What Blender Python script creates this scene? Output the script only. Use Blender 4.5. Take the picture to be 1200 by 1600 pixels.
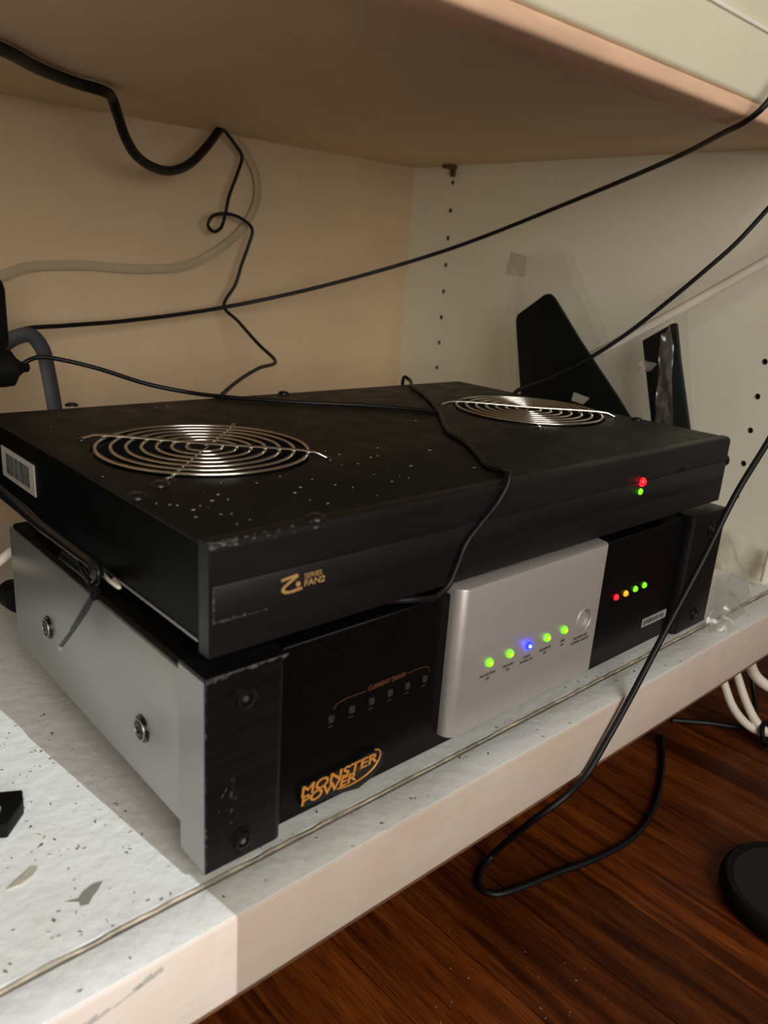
import bpy, bmesh, math, random
from mathutils import Vector, Matrix
random.seed(7)
for o in list(bpy.data.objects): bpy.data.objects.remove(o)
S = bpy.context.scene
COL = S.collection
PI = math.pi

# ------------------------------------------------------------------ camera
F_PX, YAW, PITCH, ROLL = 1230.385, 0.75187, -0.30746, 0.06896
CAM = Vector((-0.13407, -0.23649, 0.25553))
FWD = Vector((math.sin(YAW)*math.cos(PITCH), math.cos(YAW)*math.cos(PITCH), math.sin(PITCH)))
_rt = Vector((math.cos(YAW), -math.sin(YAW), 0)); _up = _rt.cross(FWD)
RT = _rt*math.cos(ROLL) + _up*math.sin(ROLL)
UP = _up*math.cos(ROLL) - _rt*math.sin(ROLL)
cd = bpy.data.cameras.new('camera'); cam = bpy.data.objects.new('camera', cd); COL.objects.link(cam)
cam.matrix_world = Matrix(((RT.x, UP.x, -FWD.x, CAM.x), (RT.y, UP.y, -FWD.y, CAM.y), (RT.z, UP.z, -FWD.z, CAM.z), (0, 0, 0, 1)))
cd.sensor_fit = 'VERTICAL'; cd.sensor_height = 36.0; cd.sensor_width = 27.0
cd.lens = F_PX*36.0/1600.0; cd.clip_start = 0.01
cd.dof.use_dof = True; cd.dof.focus_distance = 0.50; cd.dof.aperture_fstop = cd.lens/2.6
S.camera = cam

# ------------------------------------------------------------------ world, sun, added fill light, exposure
w = bpy.data.worlds.new('world'); S.world = w; w.use_nodes = True
w.node_tree.nodes['Background'].inputs[0].default_value = (1.0, 0.86, 0.70, 1)
w.node_tree.nodes['Background'].inputs[1].default_value = 0.16
sl = bpy.data.lights.new('sun', 'SUN'); sl.energy = 2.2; sl.angle = math.radians(0.03); sl.color = (0.93, 1.0, 1.06)
sun = bpy.data.objects.new('sun', sl); COL.objects.link(sun)
SUN_DIR = Vector((-0.126, 1.0, -0.65)).normalized()
sun.rotation_euler = SUN_DIR.to_track_quat('-Z', 'Y').to_euler()
WY = -1.50                                  # unseen wall added behind the camera; its opening cuts the sun patch
WX0, WX1, WZ0, WZ1 = -1.05, .0085 + .126*(-.0195-WY), 0.15, 1.75
al = bpy.data.lights.new('added_fill_light', 'AREA'); al.shape = 'RECTANGLE'; al.size = WX1-WX0; al.size_y = WZ1-WZ0
al.energy = 34.0; al.color = (1.0, 0.965, 0.885)  # fill light added in the unseen opening to brighten the cabinet interior
lamp = bpy.data.objects.new('added_fill_light', al); COL.objects.link(lamp)
lamp.location = ((WX0+WX1)/2, WY-.045, (WZ0+WZ1)/2)
lamp.rotation_euler = Vector((0, 1, 0)).to_track_quat('-Z', 'Z').to_euler()
V = S.view_settings
V.view_transform = 'Standard'; V.look = 'None'; V.gamma = 1.0; V.use_curve_mapping = False
V.exposure = 0.0

# ------------------------------------------------------------------ helpers
def at(px, py, axis, val):
    """point of the place seen at photo pixel (px,py) lying on the real plane axis=val"""
    d = FWD + RT*((px-600)/F_PX) - UP*((py-800)/F_PX)
    t = (val - CAM['xyz'.index(axis)])/d['xyz'.index(axis)]
    return CAM + d*t
def atp(px, py, P, n):
    d = FWD + RT*((px-600)/F_PX) - UP*((py-800)/F_PX)
    P = Vector(P); n = Vector(n)
    return CAM + d*((P-CAM).dot(n)/d.dot(n))

def link(name, me, m=None, parent=None):
    o = bpy.data.objects.new(name, me); COL.objects.link(o)
    if parent is not None: o.parent = parent
    if m is not None and me is not None and not me.materials: me.materials.append(m)
    return o
def tag(o, label, cat=None, group=None, kind=None):
    o['label'] = label
    if cat: o['category'] = cat
    if group: o['group'] = group
    if kind: o['kind'] = kind
    return o
def thing(name, label, cat, group=None):
    o = bpy.data.objects.new(name, None); COL.objects.link(o); o.empty_display_size = 0.02
    return tag(o, label, cat, group)
def fin(bm, name, m, parent=None, smooth=None):
    me = bpy.data.meshes.new(name)
    bmesh.ops.recalc_face_normals(bm, faces=bm.faces[:])
    bm.to_mesh(me); bm.free()
    if smooth is not None:
        me.shade_smooth()
        if smooth < 180: me.set_sharp_from_angle(angle=math.radians(smooth))
    return link(name, me, m, parent)
def bm_box(bm, x0, x1, y0, y1, z0, z1, bev=0.0, seg=2, edges=None):
    r = bmesh.ops.create_cube(bm, size=1.0)
    vs = r['verts']
    for v in vs:
        v.co = Vector((x0 + (v.co.x+.5)*(x1-x0), y0 + (v.co.y+.5)*(y1-y0), z0 + (v.co.z+.5)*(z1-z0)))
    if bev > 0:
        es = [e for e in bm.edges if e.verts[0] in vs and e.verts[1] in vs]
        if edges: es = [e for e in es if edges((e.verts[0].co+e.verts[1].co)/2, e)]
        bmesh.ops.bevel(bm, geom=es, offset=bev, segments=seg, profile=0.5, affect='EDGES')
def box(name, m, parent, x0, x1, y0, y1, z0, z1, bev=0.0, seg=2, edges=None):
    bm = bmesh.new(); bm_box(bm, x0, x1, y0, y1, z0, z1, bev, seg, edges)
    return fin(bm, name, m, parent, 40 if bev > 0 else None)
def frame(n):
    n = Vector(n).normalized()
    a = Vector((0, 0, 1)) if abs(n.z) < .9 else Vector((1, 0, 0))
    u = a.cross(n).normalized(); return u, n.cross(u), n
def bm_lathe(bm, prof, c, n, seg=24):
    """prof: list of (r, h) along axis n from point c"""
    u, v, n = frame(n); c = Vector(c); rings = []
    for r, h in prof:
        if r < 1e-6: rings.append([bm.verts.new(c + n*h)])
        else: rings.append([bm.verts.new(c + n*h + (u*math.cos(2*PI*i/seg) + v*math.sin(2*PI*i/seg))*r) for i in range(seg)])
    for a, b in zip(rings[:-1], rings[1:]):
        for i in range(seg):
            j = (i+1) % seg
            if len(a) == 1 and len(b) == 1: continue
            if len(a) == 1: bm.faces.new((a[0], b[i], b[j]))
            elif len(b) == 1: bm.faces.new((a[i], b[0], a[j]))
            else: bm.faces.new((a[i], b[i], b[j], a[j]))
def lathe(name, m, parent, prof, c, n, seg=24, smooth=35):
    bm = bmesh.new(); bm_lathe(bm, prof, c, n, seg); return fin(bm, name, m, parent, smooth)
def catmull(pts, n=10):
    pts = [Vector(p) for p in pts]; out = []
    P = [pts[0]*2-pts[1]] + pts + [pts[-1]*2-pts[-2]]
    for i in range(1, len(P)-2):
        p0, p1, p2, p3 = P[i-1], P[i], P[i+1], P[i+2]
        t1 = max((p1-p0).length, 1e-5)**.5; t2 = max((p2-p1).length, 1e-5)**.5; t3 = max((p3-p2).length, 1e-5)**.5
        m1 = ((p1-p0)/t1 - (p2-p0)/(t1+t2) + (p2-p1)/t2)*t2
        m2 = ((p2-p1)/t2 - (p3-p1)/(t2+t3) + (p3-p2)/t3)*t2
        for k in range(n):
            t = k/n
            out.append(p1*(2*t**3-3*t*t+1) + m1*(t**3-2*t*t+t) + p2*(-2*t**3+3*t*t) + m2*(t**3-t*t))
    out.append(pts[-1]); return out
def bm_tube(bm, path, r, seg=10, flat=None, closed=False):
    """tube along a list of points; flat=(ratio, dir) squashes the section"""
    n = len(path); u = None; rings = []
    for i, p in enumerate(path):
        if closed: t = path[(i+1) % n] - path[i-1]
        else: t = path[min(i+1, n-1)] - path[max(i-1, 0)]
        t.normalize()
        if flat is not None:
            u = (flat[1] - t*flat[1].dot(t)).normalized()
        elif u is None:
            a = Vector((0, 0, 1)) if abs(t.z) < .9 else Vector((1, 0, 0)); u = a.cross(t).normalized()
        else: u = (u - t*u.dot(t)).normalized()
        v = t.cross(u); ru = r*(flat[0] if flat else 1)
        rings.append([bm.verts.new(p + u*math.cos(2*PI*k/seg)*ru + v*math.sin(2*PI*k/seg)*r) for k in range(seg)])
    rng = range(n) if closed else range(n-1)
    for i in rng:
        a, b = rings[i], rings[(i+1) % n]
        for k in range(seg):
            l = (k+1) % seg; bm.faces.new((a[k], b[k], b[l], a[l]))
    if not closed:
        bm.faces.new(rings[0]); bm.faces.new(rings[-1])
def tube(name, m, parent, pts, r, seg=10, n=10, flat=None, smooth=60):
    bm = bmesh.new(); bm_tube(bm, catmull(pts, n) if n else [Vector(p) for p in pts], r, seg, flat)
    return fin(bm, name, m, parent, smooth)
def bm_prism(bm, pts, off):
    """closed polygon pts extruded by the vector off"""
    a = [bm.verts.new(Vector(p)) for p in pts]; b = [bm.verts.new(Vector(p)+Vector(off)) for p in pts]
    bm.faces.new(a); bm.faces.new(b[::-1]); n = len(a)
    for i in range(n):
        j = (i+1) % n; bm.faces.new((a[i], b[i], b[j], a[j]))
def prism(name, m, parent, pts, off, bev=0, smooth=None):
    bm = bmesh.new(); bm_prism(bm, pts, off)
    if bev:
        bmesh.ops.recalc_face_normals(bm, faces=bm.faces[:])
        bmesh.ops.bevel(bm, geom=bm.edges[:], offset=bev, segments=2, profile=.5, affect='EDGES'); smooth = 40
    return fin(bm, name, m, parent, smooth)
def cut(o, cutter_bm):
    """boolean-subtract a throw-away bmesh from object o, baked into its mesh"""
    me = bpy.data.meshes.new('tmp'); bmesh.ops.recalc_face_normals(cutter_bm, faces=cutter_bm.faces[:]); cutter_bm.to_mesh(me); cutter_bm.free()
    c = bpy.data.objects.new('tmp', me); COL.objects.link(c)
    md = o.modifiers.new('b', 'BOOLEAN'); md.operation = 'DIFFERENCE'; md.solver = 'EXACT'; md.object = c
    dg = bpy.context.evaluated_depsgraph_get(); dg.update()
    new = bpy.data.meshes.new_from_object(o.evaluated_get(dg)); o.modifiers.clear()
    mats = list(o.data.materials); o.data = new
    if not new.materials:
        for k in mats: new.materials.append(k)
    bpy.data.objects.remove(c); bpy.data.meshes.remove(me)
def text(name, m, parent, s, size, org, u, v, sx=1.0, shear=0.0, bold=0.0, ext=0.0002, align='LEFT', fit=0.0):
    cu = bpy.data.curves.new('t', 'FONT'); cu.body = s; cu.size = size; cu.shear = shear; cu.offset = bold; cu.extrude = ext
    cu.align_x = align; cu.resolution_u = 3
    t = bpy.data.objects.new('t', cu); COL.objects.link(t)
    dg = bpy.context.evaluated_depsgraph_get(); dg.update()
    me = bpy.data.meshes.new_from_object(t.evaluated_get(dg)); bpy.data.objects.remove(t); bpy.data.curves.remove(cu)
    u = Vector(u).normalized(); v = Vector(v).normalized(); n = u.cross(v)
    M = Matrix(((u.x*sx, v.x, n.x, org[0]), (u.y*sx, v.y, n.y, org[1]), (u.z*sx, v.z, n.z, org[2]), (0, 0, 0, 1)))
    if fit:
        xs = [q.co.x for q in me.vertices]; k = fit/(max(xs)-min(xs)); M = M @ Matrix.Diagonal((k, 1, 1, 1)) @ Matrix.Translation((-min(xs), 0, 0))
    me.transform(M); me.materials.clear()
    return link(name, me, m, parent)

# ------------------------------------------------------------------ materials (all procedural)
def mat(name, col, rough=0.5, metal=0.0, var=0.0, vscale=8.0, vcol=None, bump=0.0, bscale=60.0, stretch=(1, 1, 1), emit=None, estr=0.0, coat=0.0, spec=None, rvar=0.0):
    m = bpy.data.materials.new(name); m.use_nodes = True; nt = m.node_tree; N = nt.nodes; L = nt.links
    b = N['Principled BSDF']
    b.inputs['Base Color'].default_value = (*col, 1); b.inputs['Roughness'].default_value = rough; b.inputs['Metallic'].default_value = metal
    if coat: b.inputs['Coat Weight'].default_value = coat; b.inputs['Coat Roughness'].default_value = 0.15
    if spec is not None: b.inputs['Specular IOR Level'].default_value = spec
    if emit: b.inputs['Emission Color'].default_value = (*emit, 1); b.inputs['Emission Strength'].default_value = estr
    tc = N.new('ShaderNodeTexCoord'); mp = N.new('ShaderNodeMapping'); mp.inputs['Scale'].default_value = stretch
    L.new(tc.outputs['Object'], mp.inputs['Vector'])
    if var > 0:
        n = N.new('ShaderNodeTexNoise'); n.inputs['Scale'].default_value = vscale; n.inputs['Detail'].default_value = 6
        L.new(mp.outputs[0], n.inputs['Vector'])
        r = N.new('ShaderNodeValToRGB'); r.color_ramp.elements[0].position = .35; r.color_ramp.elements[1].position = .7
        vc = vcol or tuple(c*(1-var) for c in col)
        r.color_ramp.elements[0].color = (*vc, 1); r.color_ramp.elements[1].color = (*col, 1)
        L.new(n.outputs['Fac'], r.inputs[0]); L.new(r.outputs[0], b.inputs['Base Color'])
    if rvar > 0:
        n3 = N.new('ShaderNodeTexNoise'); n3.inputs['Scale'].default_value = vscale*3; n3.inputs['Detail'].default_value = 5
        L.new(mp.outputs[0], n3.inputs['Vector'])
        mr = N.new('ShaderNodeMapRange'); mr.inputs[1].default_value = .3; mr.inputs[2].default_value = .7
        mr.inputs[3].default_value = rough-rvar; mr.inputs[4].default_value = rough+rvar
        L.new(n3.outputs['Fac'], mr.inputs[0]); L.new(mr.outputs[0], b.inputs['Roughness'])
    if bump > 0:
        n2 = N.new('ShaderNodeTexNoise'); n2.inputs['Scale'].default_value = bscale; n2.inputs['Detail'].default_value = 5
        L.new(mp.outputs[0], n2.inputs['Vector'])
        bp = N.new('ShaderNodeBump'); bp.inputs['Strength'].default_value = bump; bp.inputs['Distance'].default_value = 0.002
        L.new(n2.outputs['Fac'], bp.inputs['Height']); L.new(bp.outputs[0], b.inputs['Normal'])
    return m

def paint_mat(name, col, dirt, dirt_amt, rough=.5, bump=.35, stretch=(1, 1, 1), speck=True, stain=False):
    """old painted wood: brush relief, uneven dirt film, small dark specks"""
    m = bpy.data.materials.new(name); m.use_nodes = True; nt = m.node_tree; N = nt.nodes; L = nt.links
    b = N['Principled BSDF']; b.inputs['Roughness'].default_value = rough; b.inputs['Specular IOR Level'].default_value = .35
    tc = N.new('ShaderNodeTexCoord'); mp = N.new('ShaderNodeMapping'); mp.inputs['Scale'].default_value = stretch
    L.new(tc.outputs['Object'], mp.inputs['Vector'])
    n = N.new('ShaderNodeTexNoise'); n.inputs['Scale'].default_value = 14; n.inputs['Detail'].default_value = 9; n.inputs['Roughness'].default_value = .7
    L.new(tc.outputs['Object'], n.inputs['Vector'])
    r = N.new('ShaderNodeValToRGB'); r.color_ramp.elements[0].position = .44; r.color_ramp.elements[1].position = .72
    r.color_ramp.elements[0].color = (0, 0, 0, 1); r.color_ramp.elements[1].color = (dirt_amt, dirt_amt, dirt_amt, 1)
    L.new(n.outputs['Fac'], r.inputs[0])
    mx = N.new('ShaderNodeMix'); mx.data_type = 'RGBA'; mx.inputs[6].default_value = (*col, 1); mx.inputs[7].default_value = (*dirt, 1)
    L.new(r.outputs[0], mx.inputs[0]); last = mx.outputs[2]
    if speck:
        v = N.new('ShaderNodeTexNoise'); v.inputs['Scale'].default_value = 330; v.inputs['Detail'].default_value = 2
        L.new(tc.outputs['Object'], v.inputs['Vector'])
        r2 = N.new('ShaderNodeValToRGB'); r2.color_ramp.elements[0].position = .70; r2.color_ramp.elements[1].position = .78
        r2.color_ramp.elements[1].color = (.6, .6, .6, 1)
        L.new(v.outputs['Fac'], r2.inputs[0])
        m2 = N.new('ShaderNodeMix'); m2.data_type = 'RGBA'; m2.inputs[7].default_value = (.18, .15, .11, 1)
        L.new(r2.outputs[0], m2.inputs[0]); L.new(last, m2.inputs[6]); last = m2.outputs[2]
    if stain:      # yellowed water stains low on the panel
        sx = N.new('ShaderNodeSeparateXYZ'); L.new(tc.outputs['Object'], sx.inputs[0])
        ns = N.new('ShaderNodeTexNoise'); ns.inputs['Scale'].default_value = 38; ns.inputs['Detail'].default_value = 6; L.new(tc.outputs['Object'], ns.inputs['Vector'])
        z1 = N.new('ShaderNodeMapRange'); z1.inputs[1].default_value = .045; z1.inputs[2].default_value = .0; L.new(sx.outputs['Z'], z1.inputs[0])
        n1 = N.new('ShaderNodeMapRange'); n1.inputs[1].default_value = .38; n1.inputs[2].default_value = .62; L.new(ns.outputs['Fac'], n1.inputs[0])
        ml = N.new('ShaderNodeMath'); ml.operation = 'MULTIPLY'; L.new(z1.outputs[0], ml.inputs[0]); L.new(n1.outputs[0], ml.inputs[1])
        m3 = N.new('ShaderNodeMix'); m3.data_type = 'RGBA'; m3.inputs[7].default_value = (.36, .24, .10, 1)
        L.new(ml.outputs[0], m3.inputs[0]); L.new(last, m3.inputs[6]); last = m3.outputs[2]
    L.new(last, b.inputs['Base Color'])
    k = N.new('ShaderNodeTexNoise'); k.inputs['Scale'].default_value = 130; k.inputs['Detail'].default_value = 4
    L.new(mp.outputs[0], k.inputs['Vector'])
    bp = N.new('ShaderNodeBump'); bp.inputs['Strength'].default_value = bump; bp.inputs['Distance'].default_value = .0012
    L.new(k.outputs['Fac'], bp.inputs['Height']); L.new(bp.outputs[0], b.inputs['Normal'])
    return m

M = {}
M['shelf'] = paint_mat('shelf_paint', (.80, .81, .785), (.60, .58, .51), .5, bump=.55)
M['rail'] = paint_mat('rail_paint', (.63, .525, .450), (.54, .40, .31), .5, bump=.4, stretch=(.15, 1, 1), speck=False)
M['upper'] = paint_mat('upper_rail_paint', (.75, .70, .545), (.68, .62, .47), .5, bump=.15, speck=False)
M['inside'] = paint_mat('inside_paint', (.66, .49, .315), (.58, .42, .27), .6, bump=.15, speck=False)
M['side'] = paint_mat('side_panel_paint', (.88, .85, .70), (.82, .77, .61), .5, bump=.12, speck=False, stain=True)
M['caulk'] = mat('caulk', (.55, .47, .34), .7, var=.6, vscale=90)
M['bead'] = mat('bead_paint', (.88, .86, .76), .4)
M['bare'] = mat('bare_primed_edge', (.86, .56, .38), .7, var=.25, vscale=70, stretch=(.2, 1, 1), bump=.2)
M['plywood'] = mat('plywood', (.20, .09, .04), .7, var=.5, vscale=60, stretch=(.1, 1, 3))
M['hole'] = mat('drilled_hole', (.16, .12, .085), .9)
M['added_wall'] = mat('added_wall', (.55, .5, .43), .8, bump=.1)
M['kick'] = mat('kick_board', (.06, .03, .018), .7, var=.3)
M['black_metal'] = mat('black_powder_coat', (.0050, .0047, .0042), .46, .0, var=.3, vscale=25, bump=.04, bscale=900, rvar=.08, spec=.22)
M['black_front'] = mat('black_anodised_front', (.0075, .0070, .0080), .40, .0, var=.35, vscale=30, rvar=.06, spec=.45, stretch=(.2, 1, 1))
M['black_gloss'] = mat('black_gloss_panel', (.003, .003, .0035), .25, .0, spec=.15)
M['fan_side'] = mat('fan_box_side', (.003, .003, .0032), .4, spec=.06)
M['fan_top'] = mat('dusty_fan_top', (.0105, .0100, .0085), .5, var=.35, vscale=18, bump=.04, bscale=900, rvar=.08, spec=.2)
M['brushed_black'] = mat('brushed_black', (.0085, .0085, .0095), .38, .15, spec=.3, var=.4, vscale=160, stretch=(.05, 1, 1), bump=.06, bscale=300, rvar=.1)
M['side_metal'] = mat('side_grey_metal', (.41, .41, .395), .38, .75, var=.10, vscale=40, stretch=(1, .15, 1), bump=.02, bscale=400)
M['silver'] = mat('silver_aluminium', (.56, .52, .50), .42, .55, var=.06, vscale=120, stretch=(.03, 1, 1), bump=.02, bscale=500)
M['worn'] = mat('worn_metal_or_glint', (.28, .27, .26), .4, .6, var=.8, vscale=350)  # real wear, and the painted highlight on the fan front plate
M['chrome'] = mat('chrome_wire', (.72, .68, .60), .22, 1.0)
M['fan_plastic'] = mat('fan_plastic', (.012, .012, .012), .45)
M['screw'] = mat('black_screw', (.02, .02, .02), .3, .6)
M['steel'] = mat('screw_steel', (.35, .33, .30), .35, .9)
M['rubber'] = mat('rubber', (.004, .004, .004), .7, spec=.15)
M['cord'] = mat('black_cord', (.0042, .0046, .0052), .45, spec=.3)
M['cord_gloss'] = mat('glossy_black_cable', (.004, .0045, .0055), .25, spec=.5)
M['cord_white'] = mat('white_cable', (.80, .71, .61), .5, var=.15, vscale=30)
M['cord_grey'] = mat('grey_cable', (.028, .028, .034), .55)
M['cord_tan'] = mat('tan_ribbon_cable', (.50, .39, .25), .6, var=.15, vscale=30)
M['orange'] = mat('orange_print', (.72, .30, .055), .4, .3)
M['gold'] = mat('gold_print', (.70, .42, .16), .35, .4)
M['orange_dim'] = mat('dull_orange_print', (.13, .042, .010), .5)
M['orange_faint'] = mat('faint_orange_print', (.05, .018, .006), .5)
M['print'] = mat('dark_print', (.05, .05, .05), .6)
M['lens_dim'] = mat('unlit_lens', (.030, .028, .030), .25)
M['sticker'] = mat('paper_sticker', (.42, .39, .34), .6)
M['sticker_ink'] = mat('sticker_ink', (.10, .10, .10), .6, var=.6, vscale=300)
M['grey_label'] = mat('grey_label', (.30, .30, .29), .5)
def led(n, c, s): return mat(n, tuple(min(1, x) for x in c), .3, emit=c, estr=s)
M['led_green'] = led('led_green', (.16, .75, .01), 1.3)
M['led_core'] = led('led_core', (.80, .85, .02), 1.4)
M['led_blue'] = led('led_blue', (.002, .004, 1.0), 22.0)
M['led_blue_core'] = led('led_blue_core', (.45, .80, 1.0), 6.0)
M['led_red'] = led('led_red', (1.0, .01, .02), 1.6)
M['led_amber'] = led('led_amber', (1.0, .32, .01), 1.3)
M['crumb'] = mat('dark_crumbs', (.16, .13, .09), .8, var=.5, vscale=200)
M['crumb_light'] = mat('pale_crumbs', (.55, .48, .38), .7, var=.3, vscale=200)
M['floor_black'] = mat('black_base_plastic', (.0035, .0035, .0035), .5, spec=.15)
M['floor_grey'] = mat('dark_grey_top', (.012, .013, .012), .55, spec=.2)
M['teal'] = mat('dark_teal_board', (.0025, .0055, .006), .5, spec=.15, var=.3, vscale=10)
M['slate'] = mat('slate_board', (.014, .017, .0175), .5, spec=.2, var=.3, vscale=12)

def film_mat(name, op=.10, edge=.55):
    m = bpy.data.materials.new(name); m.use_nodes = True; nt = m.node_tree; N = nt.nodes; L = nt.links
    N.remove(N['Principled BSDF']); out = N['Material Output']
    tr = N.new('ShaderNodeBsdfTransparent'); tr.inputs[0].default_value = (.93, .93, .93, 1)
    gl = N.new('ShaderNodeBsdfGlossy'); gl.inputs[0].default_value = (.9, .88, .84, 1); gl.inputs['Roughness'].default_value = .22
    df = N.new('ShaderNodeBsdfTranslucent'); df.inputs[0].default_value = (.75, .72, .68, 1)
    d2 = N.new('ShaderNodeBsdfDiffuse'); d2.inputs[0].default_value = (.75, .72, .68, 1)
    dm = N.new('ShaderNodeMixShader'); L.new(d2.outputs[0], dm.inputs[1]); L.new(df.outputs[0], dm.inputs[2])
    lw = N.new('ShaderNodeLayerWeight'); lw.inputs[0].default_value = .35
    mr = N.new('ShaderNodeMapRange'); mr.inputs[3].default_value = op; mr.inputs[4].default_value = edge
    pw = N.new('ShaderNodeMath'); pw.operation = 'POWER'; pw.inputs[1].default_value = 3.0
    L.new(lw.outputs['Facing'], pw.inputs[0]); L.new(pw.outputs[0], mr.inputs[0])
    m0 = N.new('ShaderNodeMixShader'); m0.inputs[0].default_value = .45; L.new(dm.outputs[0], m0.inputs[1]); L.new(gl.outputs[0], m0.inputs[2])
    m1 = N.new('ShaderNodeMixShader'); L.new(mr.outputs[0], m1.inputs[0]); L.new(tr.outputs[0], m1.inputs[1]); L.new(m0.outputs[0], m1.inputs[2])
    L.new(m1.outputs[0], out.inputs[0])
    return m
M['film'] = film_mat('clear_film', .006, .42)
M['crease'] = film_mat('creased_film', .25, .9)
M['film_glint'] = film_mat('film_highlight', .72, .95)  # near-opaque pale film that paints the bags' white highlights

def wood_mat():
    m = bpy.data.materials.new('red_oak_plank'); m.use_nodes = True; nt = m.node_tree; N = nt.nodes; L = nt.links
    b = N['Principled BSDF']; b.inputs['Roughness'].default_value = .42; b.inputs['Specular IOR Level'].default_value = .15
    tc = N.new('ShaderNodeTexCoord'); oi = N.new('ShaderNodeObjectInfo')
    ad = N.new('ShaderNodeVectorMath'); ad.operation = 'MULTIPLY_ADD'
    L.new(oi.outputs['Random'], ad.inputs[0]); ad.inputs[1].default_value = (7, 13, 3)
    L.new(tc.outputs['Object'], ad.inputs[2])
    mp = N.new('ShaderNodeMapping'); mp.inputs['Scale'].default_value = (14, 1.0, 14); L.new(ad.outputs[0], mp.inputs['Vector'])
    n = N.new('ShaderNodeTexNoise'); n.inputs['Scale'].default_value = 5; n.inputs['Detail'].default_value = 8; n.inputs['Distortion'].default_value = 1.1
    L.new(mp.outputs[0], n.inputs['Vector'])
    mp2 = N.new('ShaderNodeMapping'); mp2.inputs['Scale'].default_value = (90, 4, 90); L.new(ad.outputs[0], mp2.inputs['Vector'])
    n2 = N.new('ShaderNodeTexNoise'); n2.inputs['Scale'].default_value = 14; n2.inputs['Detail'].default_value = 3
    L.new(mp2.outputs[0], n2.inputs['Vector'])
    r = N.new('ShaderNodeValToRGB'); e = r.color_ramp.elements
    e[0].position = .36; e[0].color = (.045, .0085, .0012, 1); e[1].position = .66; e[1].color = (.170, .042, .0060, 1)
    e2 = r.color_ramp.elements.new(.5); e2.color = (.105, .023, .0034, 1)
    L.new(n.outputs['Fac'], r.inputs[0])
    mul = N.new('ShaderNodeMix'); mul.data_type = 'RGBA'; mul.blend_type = 'MULTIPLY'; mul.inputs[0].default_value = .7
    r2 = N.new('ShaderNodeValToRGB'); r2.color_ramp.elements[0].position = .38; r2.color_ramp.elements[0].color = (.35, .3, .28, 1); r2.color_ramp.elements[1].position = .55
    L.new(n2.outputs['Fac'], r2.inputs[0]); L.new(r.outputs[0], mul.inputs[6]); L.new(r2.outputs[0], mul.inputs[7])
    hs = N.new('ShaderNodeHueSaturation'); mr = N.new('ShaderNodeMapRange'); mr.inputs[3].default_value = .72; mr.inputs[4].default_value = 1.45
    L.new(oi.outputs['Random'], mr.inputs[0]); L.new(mr.outputs[0], hs.inputs['Value']); L.new(mul.outputs[2], hs.inputs['Color'])
    L.new(hs.outputs[0], b.inputs['Base Color'])
    bp = N.new('ShaderNodeBump'); bp.inputs['Strength'].default_value = .25; bp.inputs['Distance'].default_value = .001
    L.new(n2.outputs['Fac'], bp.inputs['Height']); L.new(bp.outputs[0], b.inputs['Normal'])
    return m
M['wood'] = wood_mat()

# ------------------------------------------------------------------ structure: floor of planks, added unseen wall with an opening that shapes the light
FZ = -0.12
floor = tag(box('floor', M['kick'], None, -1.3, 1.35, -1.62, .62, FZ-.04, FZ-.012), 'reddish brown oak plank floor below the cabinet', kind='structure')
PW = .0547
pm = None; meshes = {}
def plank_mesh(L):
    k = round(L, 3)
    if k not in meshes:
        bm = bmesh.new(); bm_box(bm, -PW/2+.0002, PW/2-.0002, -k/2+.0002, k/2-.0002, -.012, 0, .0011, 2)
        me = bpy.data.meshes.new('plank'); bm.to_mesh(me); bm.free(); me.materials.append(M['wood']); meshes[k] = me
    return meshes[k]
i0 = math.ceil((-1.2-.1577)/PW); i1 = math.floor((1.25-.1577)/PW)
rp = random.Random(3)
for i in range(i0, i1):
    x = .1577 + (i+.5)*PW
    near = -.1 < x < .75
    brk = [-1.55] + ([-0.55 + rp.choice((-.25, .0, .2)), .19 + .08*(i % 3)] if near else [-.6 + .3*(i % 3)]) + [.6]
    for a, b in zip(brk[:-1], brk[1:]):
        o = link('plank', plank_mesh(b-a), None, floor); o.location = (x, (a+b)/2, FZ + rp.uniform(-.0002, .0003))

bm = bmesh.new()
for (x0, x1, z0, z1) in ((WX1, 2.2, FZ, 2.3), (WX0, WX1, FZ, WZ0), (WX0, WX1, WZ1, 2.3), (-2.4, WX0, FZ, 2.3)):
    bm_box(bm, x0, x1, WY-.04, WY, z0, z1)
wall = tag(fin(bm, 'added_wall_rear', M['added_wall']), 'plain beige unseen wall added to cut the sun, with a tall opening facing the cabinet', kind='structure')
trim = tag(box('trim_1', M['upper'], None, WX0-.06, WX1, WY, WY+.02, WZ1, WZ1+.06, .004), 'painted head board above the added opening in the unseen wall', kind='structure')

# ------------------------------------------------------------------ built-in cabinet
XR, YB, HU = .575, .510, .3650
XL = -.62
cab = thing('built_in_cabinet', 'old cream painted built-in cabinet bay that holds the stacked black boxes', 'cabinet')
box('bottom_shelf', M['shelf'], cab, XL, XR+.02, .0048, YB, -.020, 0, .0006, 1)
rail = box('front_rail', M['rail'], cab, XL-.05, .80, -.0195, .0022, -.042, 0, .0016, 3)
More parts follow.
